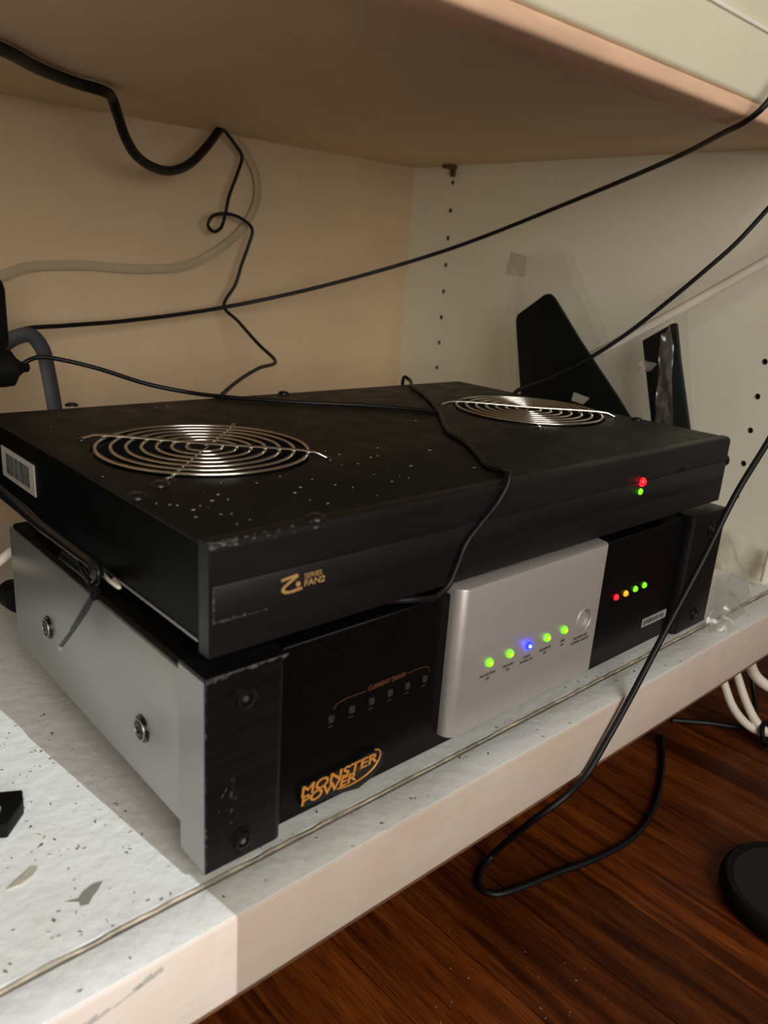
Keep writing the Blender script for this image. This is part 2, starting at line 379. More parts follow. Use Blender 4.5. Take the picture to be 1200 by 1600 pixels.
# top of the rail is brushed with the same paint as the shelf
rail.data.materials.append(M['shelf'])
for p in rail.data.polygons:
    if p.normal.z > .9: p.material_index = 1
bm = bmesh.new()
path = []
x = XL
while x < .60:
    path.append(Vector((x, .0034 + random.uniform(-.0003, .0003), -.0002 + random.uniform(-.0002, .0003)))); x += .006
bm_tube(bm, path, .0008, 6); tag(fin(bm, 'caulk_line', M['caulk'], cab, 60), 'cracked cream caulk line along the shelf edge')
box('plywood_edge', M['plywood'], cab, XL-.05, .80, -.0165, .30, -.0475, -.0425, .0005, 1)
box('kick_board', M['kick'], cab, XL-.05, .80, .30, .315, FZ, -.048)
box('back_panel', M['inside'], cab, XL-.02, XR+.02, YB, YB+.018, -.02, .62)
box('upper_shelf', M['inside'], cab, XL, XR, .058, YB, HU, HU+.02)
UY0, UY1 = .031, .0575
box('upper_rail', M['upper'], cab, XL-.05, 1.0, UY0, UY1, HU+.0062, .4095, .0030, 3, lambda c, e: c.z < .4 and abs(e.verts[0].co.x-e.verts[1].co.x) > .1)
box('upper_rail_board', M['upper'], cab, XL-.05, 1.0, UY0+.002, UY1, .4112, .62, .0008, 2)
box('rail_beading', M['bead'], cab, XL-.05, 1.0, UY0-.0016, UY0+.004, .4092, .4114, .0005, 2)
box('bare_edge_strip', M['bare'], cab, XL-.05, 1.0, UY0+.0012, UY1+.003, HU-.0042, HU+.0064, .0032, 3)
sp = box('side_panel', M['side'], cab, XR, XR+.019, .014, YB, -.02, .62)
bmc = bmesh.new(); holes = []
for k in range(8):
    z = at(711, 285, 'x', XR).z - k*.0303
    y = .4445
    holes.append((y, z))
for k in range(-4, 5): holes.append((.0535, .1945 - k*.0303))
for k in range(-2, 5): holes.append((.0535, .1945 + (k+5)*.0303)) if .1945+(k+5)*.0303 < .36 else None
for y, z in holes: bm_lathe(bmc, [(0, -.002), (.0027, -.002), (.0027, .011), (0, .011)], (XR, y, z), (1, 0, 0), 14)
cut(sp, bmc)
for y, z in holes:
    tag(lathe('pin_hole', M['hole'], sp, [(.00265, .0004), (.00262, .0108), (0, .0108)], (XR, y, z), (1, 0, 0), 14), 'small drilled shelf pin hole')
box('side_panel', M['side'], cab, XL-.019, XL, .0, YB, -.02, .62)
pp = at(705, 255, 'x', XR-.006)
bm = bmesh.new(); bm_box(bm, XR-.016, XR, pp.y-.005, pp.y+.005, HU-.0042, HU-.0005, .0008, 1); bm_box(bm, XR-.004, XR, pp.y-.003, pp.y+.003, HU-.012, HU-.0042, .0006, 1)
fin(bm, 'shelf_pin', M['plywood'], cab, 40)

# ------------------------------------------------------------------ lower box: power conditioner
W = .432; Z0, Z1 = .0085, .0990
pc = thing('power_conditioner', 'black power conditioner with a silver centre plate and lit indicator lamps, under the fan box', 'electronics')
FP = .0060      # front plane of the recessed centre panel
box('chassis', M['black_metal'], pc, .0016, W-.0016, .0205, .2220, .0220, Z1-.0015, .001, 1)
sd = box('side_plate', M['side_metal'], pc, -.0002, .0016, .0206, .2225, .0222, Z1-.0035, .0006, 2)
tag(sd, 'satin grey metal side plate')
for (px, py) in ((76, 980), (223, 1138)):
    c = at(px, py, 'x', -.0002)
    s_ = lathe('side_screw', M['screw'], sd, [(.0066, 0), (.0064, .0006), (.0050, .0004), (.0044, -.0002), (.0043, .0010), (.0034, .0021), (.0016, .0024), (.0013, .0014), (0, .0014)], c, (-1, 0, 0), 24)
    bm = bmesh.new(); bm_tube(bm, [c + Vector((-.0016, .0048*math.cos(a), .0048*math.sin(a))) for a in [2*PI*k/20 for k in range(20)]], .0005, 6, closed=True)
    fin(bm, 'screw_rim', M['steel'], s_, 60)
box('front_panel', M['black_gloss'], pc, .030, W-.030, FP, .0205, Z0+.0005, Z1-.0005, .0005, 1)
def end_block(xa, xb, inner):
    f = lambda c, e: abs(e.verts[0].co.z-e.verts[1].co.z) > .05 and abs(c.x-inner) < .002 and c.y < .005
    o = box('end_block', M['brushed_black'], pc, xa, xb, 0, .0204, Z0, Z1+.0008, .0045, 4, f)
    return o
bl = end_block(0, .0387, .0387); br = end_block(.3855, W, .3855)
tag(bl, 'brushed black end block with scuffed edges'); tag(br, 'brushed black end block')
# grey left flank of the left end block
box('block_flank', M['side_metal'], bl, -.0003, .0003, .0004, .0203, Z0+.0006, Z1-.0006)
def hexscrew(parent, c, r=.0046):
    s_ = lathe('cap_screw', M['screw'], parent, [(r*1.25, .0002), (r*1.2, .0006), (r*1.02, .0003), (r*.96, .0002), (r*.9, .0015), (r*.55, .0017), (r*.5, .0004), (0, .0004)], c, (0, -1, 0), 24)
    bm = bmesh.new(); bm_lathe(bm, [(r*.34, .0005), (r*.30, .0013), (0, .0013)], c, (0, -1, 0), 6); fin(bm, 'screw_socket', M['steel'], s_)
for px, py in ((382, 1090), (378, 1312)): hexscrew(bl, at(px, py, 'y', -.0002))
for z in (.0175, .086): hexscrew(br, Vector((W-.018, -.0002, z)))
# worn bright edges of the left block
bm = bmesh.new()
rw = random.Random(5)
x = .0004
while x < .036:
    l = rw.uniform(.001, .004); h = rw.uniform(.0006, .0028)*(1 if x < .02 else .7)
    bm_prism(bm, [(x, -.0001, Z1+.0006), (x+l, -.0001, Z1+.0006), (x+l*.9, -.0001, Z1+.0006-h*rw.uniform(.4, 1)), (x+l*.1, -.0001, Z1+.0006-h)], (0, -.00012, 0)); x += l*rw.uniform(.8, 1.1)
for k in range(26):
    z = rw.uniform(Z0+.001, Z1-.004); h = rw.uniform(.0005, .003); l = rw.uniform(.0002, .0006)
    bm_prism(bm, [(.0001, -.0001, z), (l, -.0001, z+.0003), (l*.8, -.0001, z+h), (.0001, -.0001, z+h)], (0, -.0001, 0))
for k in range(16):
    x = rw.uniform(.006, .014); z = rw.uniform(.020, .050); l = rw.uniform(.0004, .0016)
    bm_prism(bm, [(x, -.0001, z), (x+l*.3, -.0001, z-.0002), (x+l, -.0001, z+l*1.1), (x+l*.8, -.0001, z+l*1.3)], (0, -.00008, 0))
tag(fin(bm, 'worn_or_glint_edge', M['worn'], bl), 'chipped bare metal edge with a painted highlight along the rounded top')
for (x, y) in ((.03, .035), (.40, .035), (.03, .20), (.40, .20)):
    lathe('rubber_foot', M['rubber'], pc, [(0, 0), (.0085, 0), (.0095, .004), (.0095, .0220), (0, .0220)], (x, y, 0), (0, 0, 1), 20)
# badge on the front panel
def fx(px, py, y=FP): return at(px, py, 'y', y)
bo = [fx(*q) for q in ((466, 1228), (500, 1212), (545, 1190), (570, 1174), (588, 1168), (596, 1173), (593, 1190), (578, 1210), (556, 1228), (530, 1235), (505, 1243), (470, 1259))]
badge = tag(prism('badge', M['black_front'], pc, bo, (0, -.0022, 0)), 'raised orange lettered badge reading MONSTER POWER')
by = FP-.0023
m0 = at(470, 1246, 'y', by); m1 = at(589, 1190, 'y', by); p0 = at(470, 1260, 'y', by); p1 = at(556, 1222, 'y', by); mt = at(474, 1229, 'y', by)
text('badge_lettering', M['orange'], badge, 'MONSTER', (mt.z-m0.z)/.72, (m0.x, by, m0.z), (1, 0, 0), (0, 0, 1), fit=m1.x-m0.x, shear=.12, bold=.00016)
text('badge_lettering', M['orange'], badge, 'POWER', (mt.z-m0.z)/.76, (p0.x, by, p0.z), (1, 0, 0), (0, 0, 1), fit=p1.x-p0.x, shear=.12, bold=.00016)
text('badge_lettering', M['orange_dim'], badge, '®', .0045, (at(556, 1208, 'y', by).x, by, at(556, 1208, 'y', by).z), (1, 0, 0), (0, 0, 1))
sw = [at(px, py, 'y', by) for px, py in ((586, 1171), (593, 1172), (594, 1180), (588, 1193), (577, 1206), (560, 1219), (543, 1228), (526, 1233))]
tube('badge_swoosh', M['orange'], badge, sw, .00045, 6)
# current draw indicator row
ind = [(517, 1125), (549, 1110), (580, 1097), (609, 1084), (636, 1073), (663, 1062)]
for (px, py) in ind:
    c = fx(px, py)
    l_ = box('indicator_window', M['lens_dim'], pc, c.x-.0017, c.x+.0017, FP-.0007, FP+.0002, c.z-.0012, c.z+.0026, .0007, 2)
    box('indicator_mark', M['orange_faint'], l_, c.x-.0019, c.x+.0013, FP-.0002, FP, c.z-.0036, c.z-.0030)
c0 = fx(575, 1079); c1 = fx(634, 1054)
text('panel_lettering', M['orange_dim'], pc, 'CURRENT DRAW', .0034, (c0.x, FP-.0001, c0.z-.0002), (1, 0, 0), (0, 0, 1), fit=c1.x-c0.x, bold=.00006, ext=.0001)
tube('panel_arc', M['orange_dim'], pc, [fx(521, 1109, FP-.0001), fx(526, 1101, FP-.0001), fx(540, 1092, FP-.0001), fx(572, 1080, FP-.0001)], .00016, 5, 6)
tube('panel_arc', M['orange_dim'], pc, [fx(637, 1052, FP-.0001), fx(660, 1043, FP-.0001), fx(670, 1043, FP-.0001), fx(671, 1050, FP-.0001)], .00013, 5, 6)
# silver plate
PX0, PX1, PZ0, PZ1, PY = .1425, .2762, .0168, .1026, -.002
f = lambda c, e: abs(e.verts[0].co.z-e.verts[1].co.z) > .05 and c.y < 0
bm = bmesh.new(); bm_box(bm, PX0, PX1, PY, FP+.004, PZ0, PZ1, .0062, 6, f)
es = [e for e in bm.edges if all(v.co.y < FP+.003 for v in e.verts) and (all(abs(v.co.z-PZ1) < 1e-6 for v in e.verts) or all(abs(v.co.z-PZ0) < 1e-6 for v in e.verts))]
bmesh.ops.bevel(bm, geom=es, offset=.0012, segments=2, profile=.5, affect='EDGES')
plate = tag(fin(bm, 'centre_plate', M['silver'], pc, 35), 'silver aluminium centre plate with rounded sides')
bc = at(912, 968, 'y', PY)
bmc = bmesh.new(); bm_lathe(bmc, [(0, -.003), (.0072, -.003), (.0072, .004), (0, .004)], bc, (0, 1, 0), 32); cut(plate, bmc)
lathe('push_button', M['silver'], plate, [(.0070, .0036), (.0070, .0034), (.0052, .0024), (.0034, .0026), (0, .0028)], bc, (0, 1, 0), 32, 50)
bm = bmesh.new(); bm_tube(bm, [bc + Vector((.0073*math.cos(a), 0, .0073*math.sin(a))) for a in [2*PI*k/32 for k in range(32)]], .0005, 6, closed=True); fin(bm, 'button_ring', M['silver'], plate, 60)
words = [('PROTECTION', 'ON', 764, 1035), ('GROUND', 'OK', 796, 1021), ('CLEAN', 'POWER ON', 825, 1008), ('SEQUENCE', 'OK', 854, 996), ('LINE', 'OK', 881, 984)]
for i, (a, b, px, py) in enumerate(words):
    c = at(px, py, 'y', PY); blue = i == 2
    l_ = lathe('indicator_lamp', M['led_blue'] if blue else M['led_green'], plate, [(.0025, .0), (.0024, .0010), (.0018, .0019), (.0009, .0024), (0, .0025)], c, (0, -1, 0), 20, 180)
    tag(l_, 'lit blue indicator lamp' if blue else 'lit green indicator lamp')
    lathe('lamp_core', M['led_blue_core'] if blue else M['led_core'], l_, [(.0010, 0), (.0008, .0006), (0, .0008)], c + Vector((-.0007, -.0018, .0003)), (-.45, -1, .1), 14, 180)
    for k, t in enumerate((a, b)):
        text('plate_lettering', M['print'], plate, t, .0021, (c.x, PY-.0001, c.z-.0078-.0026*k), (1, 0, 0), (0, 0, 1), sx=1.0, bold=.00007, ext=.00006, align='CENTER')
for k, t in enumerate(('SEQUENCED', 'POWER ON/OFF')):
    text('plate_lettering', M['print'], plate, t, .0024, (bc.x-.001, PY-.0001, bc.z-.0118-.0028*k), (1, 0, 0), (0, 0, 1), sx=1.05, bold=.00007, ext=.00006, align='CENTER')
# right hand lamps and label
for (px, py, k) in ((962, 933, 'red'), (977, 927, 'amber'), (992, 920, 'green'), (1006, 914, 'green')):
    c = fx(px, py)
    tag(lathe('status_lamp', M['led_'+k], pc, [(.0022, 0), (.0020, .0010), (.0011, .0018), (0, .002)], c, (0, -1, 0), 18, 180), 'lit %s status lamp' % k)
la = fx(1003, 972); lb = fx(1040, 955)
lab = tag(box('model_label', M['grey_label'], pc, la.x, lb.x, FP-.0004, FP, .0232, .0296), 'small grey printed label')
rw = random.Random(11)
for k in range(9):
    x = la.x + .002 + k*(lb.x-la.x-.005)/9
    box('label_print', M['print'], lab, x, x+rw.uniform(.0015, .0028), FP-.0005, FP-.0004, .0246+.0004*(k % 2), .0281)

# ------------------------------------------------------------------ upper box: fan unit
fan = thing('fan_unit', 'flat black cooling fan box with two round wire grilles, on top of the power conditioner', 'electronics')
A0, A1, B0, B1, T, BZ = .0052, .4290, .0060, .2745, .1513, .1085
bm = bmesh.new(); bm_box(bm, A0+.0010, A1-.0010, B0+.0075, B1, BZ, T-.0016)
ch = fin(bm, 'chassis', M['fan_side'], fan)
top = box('top_cover', M['fan_top'], fan, A0, A1, B0+.0055, B1, T-.0016, T, .0007, 2)
GC = [(.0785, .1375, 'left'), (.3640, .1390, 'right')]; GR = .0575
for gx, gy, _ in GC:
    for o, z0, z1 in ((top, T-.01, T+.01), (ch, T-.036, T+.01)):
        bmc = bmesh.new(); bm_lathe(bmc, [(0, z0-T), (GR+.0015, z0-T), (GR+.0015, z1-T), (0, z1-T)], (gx, gy, T), (0, 0, 1), 56); cut(o, bmc)
for o in (top, ch):
    o.data.shade_smooth(); o.data.set_sharp_from_angle(angle=math.radians(30))
# folded side seam and bottom flange
box('side_flange', M['steel'], ch, A0+.0004, A0+.0016, B0+.009, B1-.02, BZ-.0008, BZ+.0004)
f = lambda c, e: abs(e.verts[0].co.x-e.verts[1].co.x) > .2 and c.y < B0+.002 and c.z > .14
fpl = box('front_plate', M['black_front'], fan, A0, A1, B0, B0+.0074, .1043, T+.0004, .0036, 5, f)
tag(fpl, 'black front plate with worn corner')
box('front_band', M['black_front'], fpl, A0+.0012, A1-.002, B0-.0008, B0+.0005, .1190, .1345, .0005, 2)
bm = bmesh.new(); rw = random.Random(9)
x = A0+.0014
while x < .030:      # worn lower edge of the band
    l = rw.uniform(.0008, .003); h = rw.uniform(.0004, .0016)*(1.0 if x < .02 else .5)
    bm_prism(bm, [(x, B0-.0009, .1192), (x+l, B0-.0009, .1191), (x+l*.8, B0-.0009, .1192+h), (x+l*.2, B0-.0009, .1192+h*rw.uniform(.4, 1))], (0, -.0001, 0)); x += l*rw.uniform(.8, 1.2)
z = .1192
while z < .1340:
    l = rw.uniform(.0008, .002); h = rw.uniform(.0003, .0009)
    bm_prism(bm, [(A0+.0013, B0-.0009, z), (A0+.0013+h, B0-.0009, z+.0002), (A0+.0013+h*.8, B0-.0009, z+l), (A0+.0013, B0-.0009, z+l)], (0, -.0001, 0)); z += l
for k in range(46):  # pale flecks paint a highlight along the rounded top edge
    x = A0 + .0004 + rw.random()**2.2*.05; l = rw.uniform(.0006, .0028); a1 = math.radians(rw.uniform(15, 70)); a2 = a1 + math.radians(rw.uniform(6, 14))
    q_ = [(B0+.0036-.0037*math.cos(t), T+.0004-.0036+.0037*math.sin(t)) for t in (a1, a2)]
    bm_prism(bm, [(x, q_[0][0], q_[0][1]), (x+l, q_[0][0], q_[0][1]), (x+l*.9, q_[1][0], q_[1][1]), (x+l*.1, q_[1][0], q_[1][1])], (0, .0002, -.0002))
tag(fin(bm, 'worn_or_glint_edge', M['worn'], fpl), 'chipped bare metal edge with a painted highlight along the rounded top')
# logo: stylised Z, dot and lettering
LY = B0-.0009
def lp(cx, cy): return at(400+cx/3.75, 840+cy/3.75, 'y', LY)
bm = bmesh.new()
bm_prism(bm, [lp(*q) for q in ((146, 247), (238, 211), (249, 214), (247, 230), (222, 250), (186, 280), (170, 296), (167, 306), (176, 312), (200, 311), (270, 286), (269, 301), (215, 322), (170, 331), (149, 322), (148, 304), (160, 286), (190, 260), (212, 241), (204, 239), (150, 262))], (0, -.0002, 0))
logo = tag(fin(bm, 'logo', M['gold'], fpl), 'gold stylised letter Z with a dot')
lathe('logo_dot', M['gold'], logo, [(.0012, 0), (.0012, .0003), (0, .0003)], lp(246, 271), (0, -1, 0), 16)
a_ = lp(283, 240); b_ = lp(387, 215)
text('panel_lettering', M['gold'], fpl, 'SERIES', .0031, (a_.x, LY, a_.z), (1, 0, 0), (0, 0, 1), fit=b_.x-a_.x, bold=.0)
a_ = lp(281, 286); b_ = lp(402, 258)
text('panel_lettering', M['gold'], fpl, 'FAN2', .0040, (a_.x, LY, a_.z), (1, 0, 0), (0, 0, 1), fit=b_.x-a_.x, shear=.1, bold=.00004)
for (px, py, k) in ((1003, 753, 'red'), (1000, 768, 'green')):
    c = at(px, py, 'y', B0-.0008)
    tag(lathe('status_lamp', M['led_'+k], fpl, [(.0030, 0), (.0028, .0012), (.0016, .0024), (0, .0028)] if k == 'red' else [(.0021, 0), (.0019, .0010), (0, .0018)], c, (0, -1, 0), 18, 180), 'lit %s status lamp' % k)
c = at(1066, 740, 'y', B0)
lathe('sensor_window', M['black_gloss'], fpl, [(.0048, 0), (.0045, .0006), (0, .0007)], c, (0, -1, 0), 20)
c = Vector((A1, B0+.0037, .1335))
lathe('side_knob', M['screw'], fpl, [(0, 0), (.0046, 0), (.0046, .0035), (.0034, .0045), (0, .0045)], c, (1, 0, 0), 16)
# side sticker with bar code
stk = tag(box('barcode_sticker', M['sticker'], ch, A0+.0004, A0+.0010, .1915, .2450, .1205, .1385), 'pale bar code sticker')
rw = random.Random(4); y = .1990
while y < .2360:
    l = rw.uniform(.0006, .0022); box('barcode_bar', M['sticker_ink'], stk, A0+.0002, A0+.0005, y, y+l, .1236, .1356); y += l+rw.uniform(.0005, .0012)
# top screws
for px, py in ((250, 758), (214, 777), (493, 810), (112, 634), (443, 615), (995, 656)):
    c = at(px, py, 'z', T)
    lathe('top_screw', M['screw'], fan, [(.0044, 0), (.0042, .0010), (.0026, .0019), (0, .0021)], c, (0, 0, 1), 18, 60)
for (x, y) in ((.03, .04), (.40, .04), (.03, .235), (.40, .235)):
    lathe('rubber_foot', M['rubber'], fan, [(0, 0), (.008, 0), (.009, .003), (.009, BZ-Z1+.0015), (0, BZ-Z1+.0015)], (x, y, Z1-.0015), (0, 0, 1), 20)
# fans and grilles
def fan_assembly(gx, gy):
    ro = lathe('fan_rotor', M['fan_plastic'], fan, [(0, -.030), (.0195, -.030), (.0200, -.0085), (.0185, -.0070), (0, -.0070)], (gx, gy, T), (0, 0, 1), 32)
    for k in range(7):
        a = 2*PI*k/7; vs = []
        bm = bmesh.new(); rows = []
        for j in range(5):
            r = .0190 + (GR-.0205)*j/4; aa = a + .10*j
            row = []
            for i in range(5):
                b = aa + (i/4-.5)*(.72-.03*j); h = -.026 + .017*i/4 - .002*j/4
                row.append(bm.verts.new((gx + r*math.cos(b), gy + r*math.sin(b), T+h)))
            rows.append(row)
        for j in range(4):
            for i in range(4): bm.faces.new((rows[j][i], rows[j][i+1], rows[j+1][i+1], rows[j+1][i]))
        bmesh.ops.solidify(bm, geom=bm.faces[:], thickness=.0012)
        fin(bm, 'fan_blade', M['fan_plastic'], ro, 40)
    lathe('fan_shroud', M['fan_plastic'], fan, [(GR+.0012, -.0020), (GR-.0002, -.0030), (GR-.0002, -.033), (GR+.0012, -.033)], (gx, gy, T), (0, 0, 1), 48)
    gr = None
    zr = T + .0013
    for k in range(7):
        r = GR - .0010 - k*.0078
        bm = bmesh.new(); n = 64 if r > .02 else 36
        bm_tube(bm, [Vector((gx + r*math.cos(2*PI*i/n), gy + r*math.sin(2*PI*i/n), zr)) for i in range(n)], .00110, 8, closed=True)
        if gr is None:
            gr = fin(bm, 'wire_grille', M['chrome'], fan, 70); tag(gr, 'round chrome wire finger guard')
        else: fin(bm, 'grille_ring', M['chrome'], gr, 70)
    d = .0475
    for sx, sy, dz in ((1, -1, .0018), (1, 1, -.0016)):
        e0 = Vector((gx-sx*d, gy-sy*d, T+.0010)); e1 = Vector((gx+sx*d, gy+sy*d, T+.0006))
        k0 = e0.lerp(e1, .05); k1 = e0.lerp(e1, .95); k0.z = k1.z = zr+dz
        n0 = e0.lerp(e1, .022); n1 = e0.lerp(e1, .978); n0.z = n1.z = zr+dz*.3
        tube('grille_bar', M['chrome'], gr, [e0, n0, k0, k0.lerp(k1, .5), k1, n1, e1], .00105 if dz > 0 else .0009, 8, 6)
    for sx in (-1, 1):
        for sy in (-1, 1):
            lathe('grille_screw', M['screw'], gr, [(.0030, 0), (.0028, .0006), (.0015, .0011), (0, .0012)], (gx+sx*.0485, gy+sy*.0485, T), (0, 0, 1), 14)
for gx, gy, _ in GC: fan_assembly(gx, gy)

# ------------------------------------------------------------------ cables
def P(*a): return at(a[0], a[1], a[2], a[3])
def cable(name, label, m, pts, r, cat='cable', n=10, flat=None, seg=10):
    return tag(tube(name, M[m], None, [P(*p) if len(p) == 4 else Vector(p) for p in pts], r, seg, n, flat), label, cat)
cable('power_cable', 'thick black cable stapled under the upper shelf, drooping in a deep loop', 'cord',
      [(-.45, .20, HU-.005), (-.20, .215, HU-.005), (-.05, .255, HU-.005), (0, 76, 'z', HU-.005), (60, 107, 'z', HU-.005), (120, 130, 'z', HU-.005), (160, 142, 'z', HU-.0058), (174, 152, 'y', .388), (184, 180, 'y', .395), (196, 215, 'y', .405), (212, 242, 'y', .415), (236, 260, 'y', .427), (265, 267, 'y', .440), (296, 256, 'y', .455), (324, 228, 'y', .470), (342, 204, 'y', .482), (347, 199, 'y', .486)], .0040)
st = thing('cable_staple', 'dark cable staple on the back corner holding the hanging cords', 'staple')
c = P(350, 201, 'y', .498)
box('staple_crown', M['screw'], st, c.x-.006, c.x+.010, c.y-.003, c.y, c.z-.0015, c.z+.0015, .0006, 1)
for dx in (-.006, .008): box('staple_leg', M['screw'], st, c.x+dx, c.x+dx+.002, c.y-.002, YB, c.z-.001, c.z+.001)
cable('thin_cord', 'thin black kinked cord with a small loop hanging down the back wall', 'cord',
      [(347, 198, 'y', .484), (354, 208, 'y', .488), (366, 224, 'y', .492), (378, 244, 'y', .495), (372, 268, 'y', .494), (358, 306, 'y', .493), (352, 335, 'y', .492), (345, 356, 'y', .491), (334, 362, 'y', .490), (325, 352, 'y', .488), (332, 338, 'y', .487), (352, 334, 'y', .487), (376, 341, 'y', .488), (394, 358, 'y', .489), (388, 384, 'y', .490), (378, 412, 'y', .490), (368, 444, 'y', .490), (350, 478, 'y', .489), (372, 502, 'y', .47), (404, 538, 'y', .44), (430, 564, 'y', .41), (405, 575, 'y', .38), (378, 591, 'y', .35), (352, 612, 'y', .315), (345, 622, 'y', .300), (346, 650, 'y', .295)], .0017)
cable('long_cord', 'long black cord stretched across the bay from back left to upper right', 'cord',
      [(-.30, .46, .02), (-.16, .47, .10), (-60, 552, 'y', .455), (0, 530, 'y', .455), (40, 514, 'y', .462), (100, 509, 'y', .47), (200, 501, 'y', .48), (345, 481, 'y', .478), (500, 448, 'y', .44), (700, 390, 'y', .36), (900, 312, 'y', .23), (1060, 244, 'y', .11), (1130, 208, 'y', .055), (1165, 190, 'y', .032), (1190, 170, 'y', .022), (1230, 120, 'y', .018), (.56, .016, .47), (.62, .018, .62), (.70, .02, .80)], .0020)
cable('ribbon_cable', 'tan flat cable hanging in a slack curve on the back wall', 'cord_tan',
      [(-.35, .503, .12), (-.15, .503, .19), (0, .5, .215), (0, 431, 'y', .500), (40, 418, 'y', .502), (120, 414, 'y', .503), (220, 420, 'y', .503), (290, 415, 'y', .503), (345, 388, 'y', .503), (385, 350, 'y', .503), (403, 305, 'y', .504), (398, 265, 'y', .504), (372, 222, 'y', .505), (360, 206, 'y', .506)], .0042, flat=(.32, Vector((0, 1, 0))))
cable('grey_flat_cable', 'grey flat cable arching up and down behind the fan box', 'cord_grey',
      [(-.20, .43, .03), (-.06, .41, .12), (-50, 575, 'y', .40), (0, 543, 'y', .40), (25, 527, 'y', .40), (48, 524, 'y', .40), (66, 545, 'y', .40), (75, 580, 'y', .40), (86, 640, 'y', .395), (95, 700, 'y', .39)], .0060, flat=(.35, Vector((0, 1, 0))))
cable('plug_cord', 'thin black cord from the small plug across the top of the fan box', 'cord',
      [(28, 575, 'y', .345), (45, 563, 'y', .345), (62, 558, 'y', .345), (90, 561, 'y', .34), (150, 575, 'y', .33), (230, 600, 'y', .31), (300, 614, 'y', .295), (350, 620, 'z', T+.0018), (450, 628, 'z', T+.0018), (560, 633, 'z', T+.0018), (640, 639, 'z', T+.0018), (682, 644, 'z', T+.0018)], .0016)
cable('draped_cord', 'thin black cord lying over the fan box and hanging down its front', 'cord',
      [(632, 618, 'y', .300), (629, 600, 'y', .298), (632, 589, 'y', .293), (640, 594, 'y', .285), (644, 604, 'z', T+.0018), (664, 618, 'z', T+.0017), (684, 640, 'z', T+.0017), (692, 658, 'z', T+.0017), (702, 676, 'z', T+.0017), (728, 692, 'z', T+.0017), (748, 712, 'z', T+.0017), (766, 731, 'z', T+.0017), (786, 736, 'z', T+.0019), (795, 742, 'y', B0-.001), (794, 754, 'y', B0-.0026), (778, 785, 'y', B0-.0026), (752, 818, 'y', B0-.0026), (728, 850, 'y', B0-.0026), (714, 885, 'y', B0-.0026), (700, 915, 'y', B0-.0026), (680, 932, 'y', B0-.0024), (655, 936, 'y', B0-.0022), (625, 938, 'y', B0+.001), (600, 939, 'y', B0+.004), (585, 935, 'y', B0+.02)], .0016)
cable('side_cord', 'black cord sloping down behind the fan box past the dark bagged board', 'cord',
      [(.556, -.10, .52), (.552, -.04, .43), (1250, 270, 'x', .545), (1200, 326, 'x', .540), (1150, 380, 'x', .53), (1100, 424, 'x', .52), (1040, 474, 'x', .51), (980, 521, 'x', .50), (920, 560, 'x', .487), (860, 590, 'x', .472), (808, 611, 'x', .455), (795, 630, 'x', .450)], .0019)
cable('white_cable', 'cream white cable running from the wall side down behind the bagged board', 'cord_white',
      [(.556, -.08, .39), (.550, -.01, .335), (1260, 376, 'x', .545), (1200, 407, 'x', .540), (1130, 446, 'x', .535), (1060, 485, 'x', .527), (990, 522, 'x', .522), (930, 553, 'x', .518), (880, 576, 'x', .516)], .0042)
cable('front_cord', 'black cord draped over the shelf edge and curling onto the wooden floor', 'cord',
      [(.95, .012, .70), (.80, -.02, .50), (.66, -.036, .345), (1240, 620, 'y', -.034), (1200, 690, 'y', -.032), (1150, 772, 'y', -.030), (1100, 872, 'y', -.028), (1040, 985, 'y', -.026), (985, 1090, 'y', -.0245), (945, 1162, 'y', -.0238), (915, 1212, 'y', -.0232), (880, 1247, 'y', -.022), (838, 1278, 'y', -.014), (798, 1310, 'y', .004), (768, 1338, 'z', FZ+.006), (750, 1366, 'z', FZ+.0030), (751, 1388, 'z', FZ+.0028), (772, 1397, 'z', FZ+.0028), (815, 1386, 'z', FZ+.0028), (870, 1364, 'z', FZ+.0028), (930, 1342, 'z', FZ+.0028), (985, 1312, 'z', FZ+.0028), (1018, 1272, 'z', FZ+.0028), (1032, 1225, 'z', FZ+.0028), (1036, 1185, 'z', FZ+.0028), (1034, 1150, 'z', FZ+.003)], .0021)
# tied bundle beside the fan box
bl_ = thing('cable_bundle', 'glossy black cable doubled back and knotted with a twist tie beside the fan box', 'cable')
X_ = -.0035
tube('cable_run', M['cord_gloss'], bl_, [P(-60, 715, 'x', X_), P(0, 768, 'x', X_), P(30, 792, 'x', X_), P(60, 817, 'x', X_), P(100, 847, 'x', X_), P(132, 871, 'x', X_), P(148, 884, 'x', X_), P(152, 898, 'x', X_), P(147, 910, 'x', X_+.002), P(140, 900, 'x', X_+.006), P(100, 868, 'x', X_+.008)], .0030)
tube('cable_loop', M['cord_gloss'], bl_, [P(122, 872, 'x', X_-.001), P(124, 884, 'x', X_-.003), P(132, 898, 'x', X_-.003), P(143, 910, 'x', X_-.003), P(149, 902, 'x', X_-.003), P(150, 890, 'x', X_-.003)], .0009, 8)
tube('cable_loop', M['cord_white'], bl_, [P(158, 893, 'x', .003), P(172, 908, 'x', -.001), P(186, 918, 'x', .000), P(178, 905, 'x', .004)], .0009, 8)
kn = []
c = P(147, 926, 'x', -.006)
for k in range(22):
    a = k*.9; kn.append(c + Vector((.0012*math.sin(a*1.3), .0022*math.cos(a), -.004 + .008*k/22 + .0012*math.sin(a*.7))))
tube('tie_knot', M['rubber'], bl_, kn, .0012, 8, 4)
tube('tie_knot', M['rubber'], bl_, [P(139, 920, 'x', -.006), P(146, 918, 'x', -.007), P(153, 922, 'x', -.006)], .0014, 8, 4)
tube('tie_tail', M['cord_gloss'], bl_, [P(148, 924, 'x', -.006), P(138, 948, 'x', -.008), P(120, 976, 'x', -.010), P(95, 1010, 'x', -.012)], .0010, 8, 6)
